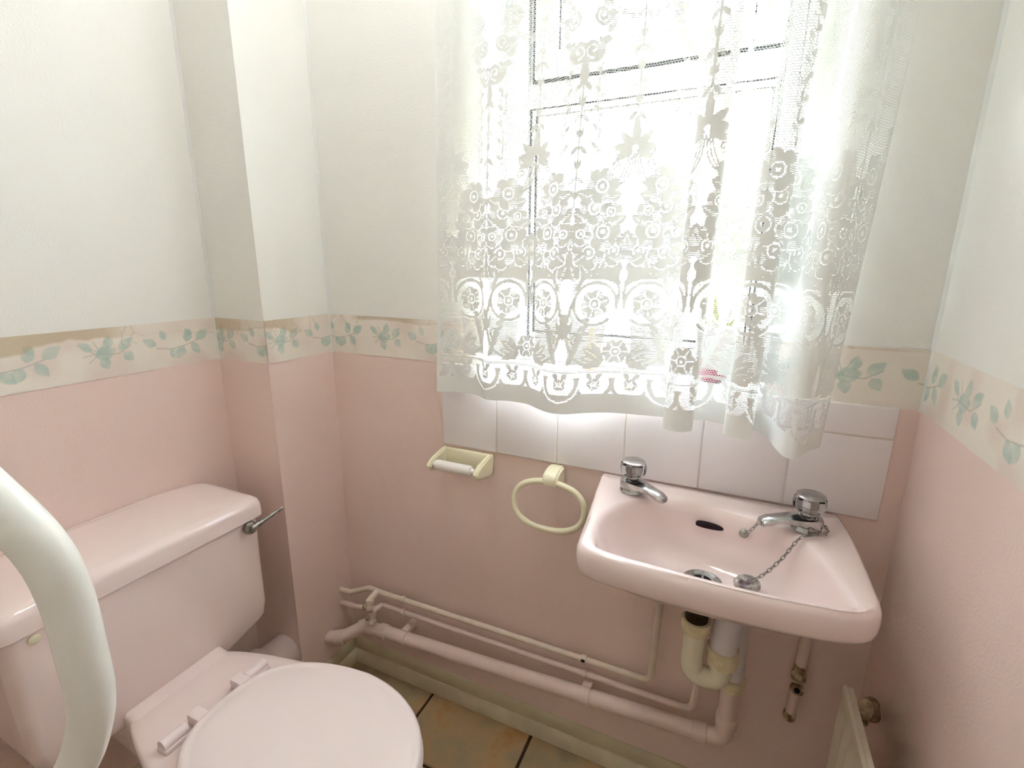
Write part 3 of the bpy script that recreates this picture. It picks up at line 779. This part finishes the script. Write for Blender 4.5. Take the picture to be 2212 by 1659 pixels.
s1 = thing('supply_pipe', 'upper thin supply pipe, cream at the left end, rising behind the basin', 'pipe', (.1, -.02, 0), 'supply pipes on the window wall')
p1 = fillet([(XB - .008, -.040, .263), (-.318, -.036, .262), (-.255, -.026, .290), (-.20, -.026, .2885), (.553, -.026, .2995), (.5635, -.022, .70)], [.02, .03, .04, .022], 6)
tube('pipe_run', p1, .0078, 'pipecream', s1, seg=14)
s2 = thing('supply_pipe', 'lower thin pink supply pipe turning up behind the white trap', 'pipe', (.2, -.02, 0), 'supply pipes on the window wall')
p2 = fillet([(XB - .008, -.040, .218), (-.30, -.040, .222), (-.235, -.036, .232), (-.205, -.026, .248), (-.17, -.026, .2485), (.646, -.026, .262), (.6565, -.022, .69)], [.02, .02, .02, .02, .022], 6)
tube('pipe_run', p2, .0076, 'pipe', s2, seg=14)
for x, z in ((-.131, .2895),): clip((x, -.026, z), (1, 0, .015), .0078, .006, 'pipecream', s1, False)
clip((.397, -.026, .2972), (1, 0, .015), .0078, .0065, 'pipecream', s1, False)
put(box('clip_opening', (.3925, .4015, -.0372, -.0345, .2975, .3045), 'black', bev=.001), s1)
clip((-.133, -.026, .2491), (1, 0, .015), .0076, .0055, 'pipe', s2, False)
clip((.398, -.026, .2579), (1, 0, .015), .0076, .0065, 'pipe', s2, False)
# drain-off valve teed from the upper pipe
tube('tee_branch', catmull([(-.222, -.027, .289), (-.224, -.050, .284), (-.226, -.066, .276)], 5), .0095, 'pipecream', s1, seg=14)
vb = lathe('drain_valve', [(.007, 0), (.0125, .001), (.0125, .010), (.010, .011), (.010, .018), (.0120, .019), (.0120, .027), (.008, .028)], (-.222, -.062, .286), 'pipecream', s1, axis=(.1, -.25, -1), seg=6, ang=20)
lathe('valve_spindle', [(.005, 0), (.008, .002), (.008, .012), (.004, .014)], (-.224, -.070, .268), 'rust', s1, axis=(-.8, -.4, -.2), seg=8)
vb2 = lathe('drain_valve', [(.0075, 0), (.0115, .001), (.0115, .012), (.009, .014), (.009, .022), (.0115, .023), (.0115, .032)], (-.219, -.058, .244), 'pipe', s2, axis=(.12, -.25, -1), seg=6, ang=20)
lathe('valve_spindle', [(.005, 0), (.0075, .002), (.0075, .012), (.004, .014)], (-.222, -.064, .228), 'rust', s2, axis=(-.8, -.4, -.2), seg=8)
tube('tee_branch', catmull([(-.210, -.027, .248), (-.215, -.046, .246), (-.219, -.058, .244)], 5), .0085, 'pipe', s2, seg=12)

# short pipe with fitting on the wall right of the basin
gp = thing('capped_pipe', 'short stained pipe with a screwed fitting on the wall right of the trap', 'pipe', (.83, -.02, .32))
tube('pipe_run', [(.8345, -.018, .70), (.8325, -.020, .50), (.8300, -.021, .405), (.8270, -.021, .328)], .0095, 'pipe', gp, seg=14)
lathe('fitting', [(.0095, 0), (.0135, .002), (.0135, .016), (.0115, .020), (.0115, .032), (.0095, .034)], (.8312, -.021, .418), 'rust', gp, seg=14)
fb = lathe('fitting_boss', [(.0125, 0), (.0125, .006), (.009, .009), (.008, .006)], (.8300, -.028, .402), 'rust', gp, axis=(-.1, -1, .2), seg=16)
q = lathe('screw_hole', [(.0055, 0), (.0055, .0015)], (.8293, -.0358, .4035), 'black', None, axis=(-.1, -1, .2), seg=12); put(q, gp)
lathe('end_cap', [(.0085, 0), (.0115, .003), (.0120, .016), (.0100, .020)], (.8267, -.021, .318), 'rust', gp, seg=12)

# ------------------------------------------------------------------ toilet-roll holder
th = thing('toilet_roll_holder', 'cream plastic toilet-roll holder with an empty white roller under the tiles', 'roll holder', (.075, 0, .75))
bm = bmesh.new()
bx(bm, .002, .1425, -.010, YW - .0005, .715, .768, .004)
for x0, x1 in ((.002, .0155), (.129, .1425)):
    # side arm narrowing towards the front
    prof = [(-.004, .717), (-.004, .768), (-.012, .7685), (-.060, .761), (-.078, .752), (-.083, .744), (-.080, .735), (-.070, .730), (-.030, .722)]
    a = [bm.verts.new((x0, y, z)) for y, z in prof]; b = [bm.verts.new((x1, y, z)) for y, z in prof]; n = len(prof); fs = []
    for k in range(n): fs.append(bm.faces.new((a[k], a[(k + 1) % n], b[(k + 1) % n], b[k])))
    fs.append(bm.faces.new(a[::-1])); fs.append(bm.faces.new(b))
    bmesh.ops.bevel(bm, geom=[e for e in {e for f in fs[-2:] for e in f.edges}], offset=.0035, segments=2, affect='EDGES')
put(obj('holder_body', bm, 'cream'), th)
lathe('roller', [(.0055, 0), (.006, .006), (.0115, .0065), (.0125, .009), (.0125, .100), (.0115, .1025), (.006, .103), (.0055, .112)], (.0165, -.070, .7475), 'rollwhite', th, axis=(1, 0, 0), seg=24)

# ------------------------------------------------------------------ towel ring
tr = thing('towel_ring', 'cream plastic oval towel ring hanging left of the basin', 'towel ring', (.305, 0, .68))
bm = bmesh.new()
prof = [(YW - .0005, .728), (YW - .0005, .771), (-.012, .7735), (-.034, .771), (-.050, .765), (-.057, .755), (-.056, .743), (-.047, .739), (-.034, .742), (-.022, .735), (-.012, .728)]
a = [bm.verts.new((.289, y, z)) for y, z in prof]; b = [bm.verts.new((.325, y, z)) for y, z in prof]; n = len(prof); fs = []
for k in range(n): fs.append(bm.faces.new((a[k], a[(k + 1) % n], b[(k + 1) % n], b[k])))
fs.append(bm.faces.new(a[::-1])); fs.append(bm.faces.new(b))
bmesh.ops.bevel(bm, geom=list({e for f in fs[-2:] for e in f.edges}), offset=.005, segments=3, affect='EDGES')
put(obj('bracket', bm, 'cream'), tr)
ring = []
for k in range(64):
    a = 2 * math.pi * k / 64; c, s = math.cos(a), math.sin(a)
    x = .3065 + .083 * math.copysign(abs(c) ** .86, c); z = .694 + .053 * math.copysign(abs(s) ** .86, s)
    ring.append((x, -.046 + .018 * (z - .747) / .106, z))
tube('ring', ring, .0070, 'cream', tr, seg=14, closed=True)

# ------------------------------------------------------------------ support rail near the viewer
rail = thing('support_rail', 'white tubular support rail bending down at the left beside the toilet', 'grab rail', (XL, -.93, .75))
rp = catmull([(XL + .01, -.965, 1.165), (-.10, -.93, 1.156), (.10, -.900, 1.136), (.190, -.885, 1.109), (.238, -.875, 1.075), (.2575, -.864, 1.038), (.2585, -.858, 1.000), (.2555, -.856, .956), (.2490, -.854, .915), (.2380, -.855, .880), (.2200, -.8620, .840), (.185, -.875, .795), (.12, -.89, .757), (.0, -.905, .735), (-.20, -.925, .722), (XL + .01, -.95, .715)], 8)
tube('tube', rp, .0140, 'rail', rail, seg=24)
for y, z in ((-.965, 1.165), (-.95, .715)):
    lathe('wall_flange', [(.040, 0), (.042, .003), (.040, .008), (.022, .012), (.020, .02)], (XL + .0005, y, z), 'rail', rail, axis=(1, 0, 0))

# ------------------------------------------------------------------ radiator on the right wall
rad = thing('radiator', 'cream ribbed radiator seen edge-on along the right wall', 'radiator', (.88, -.6, .1))
bm = bmesh.new()
RY0, RY1, RZ_0, RZ_1 = -1.10, -.163, .13, .552
prof = []
nfl = 28
ys = []
for k in range(nfl * 4 + 1):
    y = RY0 + (RY1 - RY0) * k / (nfl * 4); ph = (k % 4) / 4
    ys.append((y, .0035 if ph in (.25, .5) else 0.0))
zs = [RZ_0, RZ_0 + .018, RZ_0 + .030, RZ_1 - .040, RZ_1 - .028, RZ_1 - .014, RZ_1 - .004, RZ_1]
gridv = []
for iz, z in enumerate(zs):
    row = []
    for y, d in ys:
        flute = d if 2 <= iz <= 3 else 0.0
        x = .8655 - flute + (.003 if iz in (1, 4) else 0) + (.004 if iz in (0, 7) else 0)
        row.append(bm.verts.new((x, y, z)))
    gridv.append(row)
for A, Bq in zip(gridv, gridv[1:]):
    for k in range(len(A) - 1): bm.faces.new((A[k], A[k + 1], Bq[k + 1], Bq[k]))
bx(bm, .8685, .880, RY0, RY1 - .001, RZ_0 + .001, RZ_1 - .001, .003)
put(obj('panel', bm, 'radiator', ang=25), rad)
put(tube('end_tapping', [(.893, -.172, .500), (.905, -.150, .512), (.918, -.128, .500), (.926, -.118, .470)], .012, 'rust'), rad)
lathe('bracket_cap', [(.013, 0), (.014, .002), (.014, .010), (.009, .012)], (.880, -.178, .502), 'black', rad, axis=(1, 0, 0))
for y in (-.30, -.95): put(box('wall_bracket', (.880, XR - .0005, y - .015, y + .015, .30, .50), 'radiator', bev=.002), rad)
for y in (-.20, -1.05): put(tube('tail_pipe', fillet([(.875, y, .16), (.905, y, .14), (.905, y, .0)], .02), .0075, 'pipe'), rad)

# ------------------------------------------------------------------ ornaments on the sill, seen through the lace
orn = thing('flower_ornament', 'dark red flower ornament on the right end of the window sill', 'ornament', (.61, .070, .985))
lathe('pot', [(.018, 0), (.024, .003), (.030, .020), (.032, .040), (.028, .050), (.024, .052)], (.612, .070, .9853), 'red', orn, seg=24)
rr = random.Random(8)
for k in range(9):
    a = 2 * math.pi * k / 9; rad_ = .020 if k else 0
    c = Vector((.610 + rad_ * math.cos(a), .070 + rad_ * .7 * math.sin(a), 1.070 + rr.uniform(-.018, .018)))
    bm = bmesh.new(); bmesh.ops.create_icosphere(bm, subdivisions=2, radius=.016)
    for v in bm.verts:
        f = 1 + .22 * math.sin(5 * math.atan2(v.co.y, v.co.x)); v.co = Vector((v.co.x * f, v.co.y * f, v.co.z * .75)) + c
    put(obj('flower_head', bm, 'red'), orn)
for k in range(7):
    a = 2 * math.pi * k / 7; bm = bmesh.new(); b0 = Vector((.612, .070, 1.045)); d = Vector((math.cos(a) * .6, math.sin(a) * .4, 1.5)).normalized(); sd = d.cross(Vector((0, 1, .1))).normalized()
    L_ = .085 + .02 * (k % 3)
    vs = [bm.verts.new(b0), bm.verts.new(b0 + d * L_ * .5 + sd * .007), bm.verts.new(b0 + d * L_), bm.verts.new(b0 + d * L_ * .5 - sd * .007), bm.verts.new(b0 + d * L_ * .5 + Vector((0, .003, 0)))]
    for t_ in ((0, 1, 4), (1, 2, 4), (2, 3, 4), (3, 0, 4), (0, 3, 2, 1)): bm.faces.new([vs[i] for i in t_])
    put(obj('leaf', bm, 'leafgreen'), orn)
fig = lathe('bottle', [(.011, 0), (.0145, .002), (.015, .020), (.0145, .045), (.010, .060), (.0065, .068), (.0065, .082), (.008, .083), (.008, .095), (.004, .097)], (.3515, .080, .9853), 'beige')
tag(fig, 'small beige bottle on the window sill behind the lace', 'bottle')

# ------------------------------------------------------------------ lace curtain
# motif on a half repeat (mirrored), a = distance from the motif axis, t = height above the hem
HP = .105; HT = 1.10; cs = .001
av = np.arange(0, HP + .0005, cs); tv = np.arange(0, HT, cs); A_, T_ = np.meshgrid(av, tv)
Wv = np.zeros_like(A_)
def sd_put(mask, val): Wv[mask] = val
def stroke(pts, wd, val=1.0):
    P = [(p[0], p[1]) for p in catmull([(a, b, 0) for a, b in pts], 8)]
    a0, a1 = min(p[0] for p in P) - wd - .002, max(p[0] for p in P) + wd + .002; t0, t1 = min(p[1] for p in P) - wd - .002, max(p[1] for p in P) + wd + .002
    i0, i1 = max(int(t0 / cs), 0), min(int(t1 / cs) + 2, len(tv)); j0, j1 = max(int(a0 / cs), 0), min(int(a1 / cs) + 2, len(av))
    if i1 <= i0 or j1 <= j0: return
    m = strokemask(A_[i0:i1, j0:j1], T_[i0:i1, j0:j1], P, wd)
    sub = Wv[i0:i1, j0:j1]
    if val > 0: sub[m > .5] = val
    else: sub[m > .5] = 0
def flower(ca, ct, r, n=5, rot=0.0, rib=False, lines=True):
    dx, dy = A_ - ca, T_ - ct; rr_ = np.hypot(dx, dy); th_ = np.arctan2(dy, dx) + rot
    R_ = r * (.80 + .20 * np.abs(np.cos(n * th_ / 2)) ** .6 * 1.2)
    ins = rr_ < R_; Wv[(rr_ < R_ + .0013) & ~ins] = 0
    Wv[ins] = 1.0
    if rib: Wv[ins & (rr_ > .55 * r) & (np.sin(n * th_ / 2 + .6) > .55)] = .6
    Wv[ins & (np.abs(rr_ - .36 * r) < .0011)] = 0
    if lines: Wv[ins & (rr_ > .36 * r) & (rr_ < .92 * r) & (np.abs(np.sin(n * th_ / 2 + math.pi / 2 * 0)) * rr_ * 2 / n < .0008)] = 0
    Wv[rr_ < .12 * r] = 0
def leaf(ca, ct, ang, L_, W_, val=1.0, vein=True):
    dx, dy = A_ - ca, T_ - ct; c, s = math.cos(ang), math.sin(ang); u = (dx * c + dy * s) / L_; v = -dx * s + dy * c
    hw = W_ * np.sin(np.pi * np.clip(u, 0, 1)) ** .75 * (1.2 - .4 * np.clip(u, 0, 1)); ins = (u > 0) & (u < 1) & (np.abs(v) < hw)
    Wv[ins] = val
    if vein and W_ > .0075: Wv[ins & (u < .75) & (np.abs(v) < .0016)] = .6
def spiral(ca, ct, r, turns=1.6, start=0.0, sgn=1, wd=.0022):
    pts = []
    for k in range(26):
        f = k / 25; a = start + sgn * turns * 2 * math.pi * f; rr_ = r * (1 - .85 * f); pts.append((ca + rr_ * math.cos(a), ct + rr_ * math.sin(a)))
    stroke(pts, wd)
# hem and scallops
Wv[T_ < .013] = 1.0
for c in (.0, .070, .105):
    pass
for c in (.035, .105 - .0):
    dx, dy = A_ - c, T_ - .062; rr_ = np.hypot(dx, dy * 1.05)
    Wv[(rr_ < .040) & (rr_ > .0305) & (T_ < .075)] = 1
    Wv[(T_ < .04) & (rr_ >= .040)] = 1.0
    Wv[(np.abs(rr_ - .0405) < .0019) & (T_ < .062)] = 0
    flower(c, .060, .013, 5); leaf(c - .004, .070, 2.2, .02, .005); leaf(c + .004, .070, .9, .02, .005)
Wv[(T_ < .013)] = 1.0
Wv[(np.abs(T_ - .086) < .0022)] = .6
# close-knit ground behind the sprays and the roses
Wv[(T_ > .100) & (T_ < .262) & (np.hypot(A_ - .048, T_ - .222) > .046) & (A_ > .030 - .1 * (T_ - .10)) & (A_ < .094)] = .6
env = (T_ > .268) & (T_ < .462) & (np.abs(A_ - .058) < .052 - .030 * np.clip((T_ - .34) / .12, 0, 1))
Wv[env] = 1.0
# acanthus sprays and centre flower
flower(0, .128, .024, 6)
for ang, L_, W_ in ((.15, .05, .008), (.55, .055, .009), (-.3, .045, .007), (.95, .05, .007)): leaf(.020, .108, ang, L_, W_)
for k in range(7): leaf(.094 - .004 * k, .100 + .017 * k, 2.1 + .12 * k, .030, .0055)
stroke([(.030, .098), (.060, .102), (.084, .120), (.096, .150), (.098, .190), (.090, .225)], .0032)
# big scroll ring with flower inside
ringp = [(.048 + .041 * math.cos(a), .222 + .041 * math.sin(a)) for a in np.linspace(-2.3, 3.2, 30)]
stroke(ringp, .0032); stroke([(.007, .215), (.004, .245), (.010, .262), (.03, .270)], .0030); flower(.048, .222, .027, 6, .3, True)
Wv[(np.abs(A_ - .105) < .006) & (np.abs(T_ - .185) < .018)] = 1; leaf(.105, .150, 1.57, .05, .007); leaf(.098, .160, 1.9, .03, .005)
spiral(.078, .150, .012, 1.3, 1.5, -1)
# acanthus over the ring and rose clusters
for k in range(6): leaf(.090 - .010 * k, .262 + .004 * k, 1.25 + .16 * k, .040, .0085)
stroke([(.085, .250), (.070, .275), (.045, .285), (.020, .280), (.006, .262)], .0042)
spiral(.100, .285, .016, 1.5, 3.0, 1); spiral(.012, .292, .012, 1.4, .5, -1)
for c in ((.022, .322, .023, 5, .2), (.070, .318, .026, 6, .7), (.046, .356, .028, 6, .1), (.088, .352, .018, 5, .4), (.066, .398, .025, 6, .5), (.034, .392, .018, 5, .9), (.055, .436, .026, 6, .2)):
    flower(c[0], c[1], c[2] * 1.18, c[3], c[4], True, False)
for c in ((.006, .335, 2.0, .03, .009), (.100, .330, 1.2, .036, .010), (.026, .372, 2.6, .026, .008), (.086, .378, .6, .022, .008), (.040, .415, 2.8, .026, .009), (.078, .415, .5, .026, .009), (.010, .300, .5, .03, .009), (.095, .30, 2.5, .03, .009)): leaf(*c)
# lily on the axis with sweeping stems
for ang in (1.57, .75, .05, -.5): leaf(.001, .500, ang, .040 if ang != 1.57 else .055, .008 if ang != 1.57 else .0065, 1.0, False)
Wv[np.hypot(A_, T_ - .500) < .005] = 0
for d in (0, .006, .012): stroke([(.001 + d * .6, .490), (.004 + d, .465), (.014 + d, .445), (.030 + d, .435 - d)], .0016)
spiral(.026, .498, .011, 1.4, -1.2, 1, .0017); spiral(.030, .472, .009, 1.3, -1.4, 1, .0016)
# vines rising on both axes
for base, t0, t1 in ((0.0, .56, 1.08), (.105, .40, .62)):
    stroke([(base - (.001 if base else 0), t0), (base - (.001 if base else 0), (t0 + t1) / 2), (base - (.001 if base else 0), t1)], .0012)
    k = 0; t = t0
    while t < t1:
        sg = -1 if base else 1
        leaf(base + sg * .002, t, (1.57 - sg * 2.4), .020, .0042, .6 if k % 2 else 1, False); leaf(base + sg * .001, t + .012, 1.57 - sg * .3, .018, .003, 1, False)
        t += .052; k += 1
stroke([(.074, .47), (.070, .53), (.078, .59), (.072, .64)], .0011)
for t in (.49, .52, .55, .58, .61): leaf(.073, t, 2.3, .014, .004, .6, False); leaf(.073, t + .01, .8, .014, .004, 1, False)
# upper swags: rosettes and curling acanthus
for tt in (.655, .97):
    spiral(.092, tt, .020, 1.9, 2.2, 1, .0034); spiral(.078, tt + .052, .016, 1.8, 2.8, 1, .0030)
    for k in range(8): leaf(.078 + .012 * math.cos(k * .8), tt - .012 + .013 * k, 2.5 + .22 * (k % 3), .022, .0055, .6 if k % 3 == 1 else 1, False)
    leaf(.100, tt - .05, 1.4, .04, .007); flower(.060, tt + .095, .018, 6)
    stroke([(.07, tt + .09), (.045, tt + .06), (.025, tt + .055), (.012, tt + .07)], .0011)
    for k in range(4): leaf(.06 - .013 * k, tt + .075 - .006 * k, -.9 - .5 * (k % 2), .014, .005, .6, False)

# hanging profile: hem outline in plan, folds and all
prof = [(.008, -.035), (.045, -.020), (.085, -.016), (.118, -.026), (.150, -.046), (.195, -.034), (.245, -.038), (.282, -.062), (.318, -.082), (.350, -.080), (.385, -.056), (.430, -.034), (.480, -.030), (.530, -.030), (.548, -.050), (.540, -.078), (.536, -.098),
        (.558, -.114), (.586, -.102), (.584, -.076), (.572, -.050), (.590, -.026), (.630, -.022), (.652, -.040), (.646, -.066), (.642, -.084), (.662, -.098), (.688, -.088), (.688, -.066), (.676, -.042), (.700, -.022), (.720, -.040), (.729, -.080), (.741, -.118), (.757, -.124), (.770, -.100), (.783, -.066), (.800, -.040), (.806, -.022)]
fine = catmull([(x, y, 0) for x, y in prof], 40)
pf = np.array([(p.x, p.y) for p in fine]); seg = np.hypot(*np.diff(pf, axis=0).T); arc = np.concatenate([[0], np.cumsum(seg)])
NC = 780; NR = 720; ZTOP = 1.985
sv = np.linspace(0, arc[-1], NC); bx_ = np.interp(sv, arc, pf[:, 0]); by_ = np.interp(sv, arc, pf[:, 1])
s_axis = float(np.interp(.425, bx_, sv))
hemz = np.interp(bx_, [0, .1, .3, .45, .6, .68, .73, .81], [.919, .919, .919, .921, .926, .922, .912, .908])
fr_ = np.linspace(0, 1, NR)[:, None]
Zc = hemz[None] + (ZTOP - hemz[None]) * fr_
amp = 1 - .25 * fr_ ** .8
mean_y = -.048
Yc = mean_y + (by_[None] - mean_y) * amp - .004 * np.sin(fr_ * 3.0 + bx_[None] * 9)
xs_top = .045 + (bx_ - .008) * (.800 / .798)
Xc = bx_[None] + (xs_top - bx_)[None] * fr_ + .004 * np.sin(fr_ * 5 + bx_[None] * 14)
Yc = np.minimum(Yc, -.010)
P = np.stack([Xc, Yc, Zc], -1)
tcoord = Zc - hemz[None]
a_ = np.abs(((sv - s_axis) + HP) % (2 * HP) - HP)[None].repeat(NR, 0)
ii = np.clip((tcoord / cs).astype(int), 0, len(tv) - 1); jj = np.clip((a_ / cs).astype(int), 0, len(av) - 1)
weave = Wv[ii, jj]
selv = (sv < .006) | (sv > arc[-1] - .006); weave[:, selv] = 1.0
me = grid_mesh('lace_cloth', P)
at = me.attributes.new('weave', 'FLOAT', 'POINT'); at.data.foreach_set('value', weave.reshape(-1).astype(np.float32))
uva = np.stack([np.broadcast_to(sv[None], (NR, NC)), tcoord, np.zeros((NR, NC))], -1)
at = me.attributes.new('cloth_uv', 'FLOAT_VECTOR', 'POINT'); at.data.foreach_set('vector', uva.reshape(-1).astype(np.float32))
curtain = thing('lace_curtain', 'white patterned lace net curtain hanging in folds over the window', 'curtain', (.41, -.05, .92))
put(link('lace_cloth', me, 'lace'), curtain)
put(tube('curtain_wire', [(-.02, -.046, 1.985), (.41, -.046, 1.980), (.88, -.046, 1.985)], .0035, 'wire', seg=10), curtain)
for x in (-.02, .88): put(tube('wire_hook', [(x, YW - .0005, 1.985), (x, -.046, 1.985), (x, -.05, 1.992)], .002, 'wire', seg=8), curtain)

# ------------------------------------------------------------------ added fill light on the ceiling, out of view, to brighten the room
fill_lamp = thing('ceiling_lamp', 'white round ceiling lamp behind the viewer', 'lamp', (.10, -.42, HC))
lathe('lamp_base', [(.09, 0), (.09, -.02), (.085, -.025)], (.10, -.42, HC - .0005), 'lampbase', fill_lamp)
M['lampglow'] = emit_mat('opal_lamp_glass', (.955, .985, 1, 1), FILL_W)
lathe('lamp_shade', [(.105, -.025), (.12, -.05), (.105, -.085), (.06, -.105), (.01, -.11)], (.10, -.42, HC), 'lampglow', fill_lamp)

# ------------------------------------------------------------------ outside
tag(box('garden_wall', (.40, 3.2, 2.6, 2.8, -.3, 2.25), 'buff', smooth=False), 'pale buff wall outside to the right of the window', 'wall')
g = box('ground', (-12, 12, .5, 24, -.5, -.3), 'grass', smooth=False); struct(g, 'pale ground outside the window')
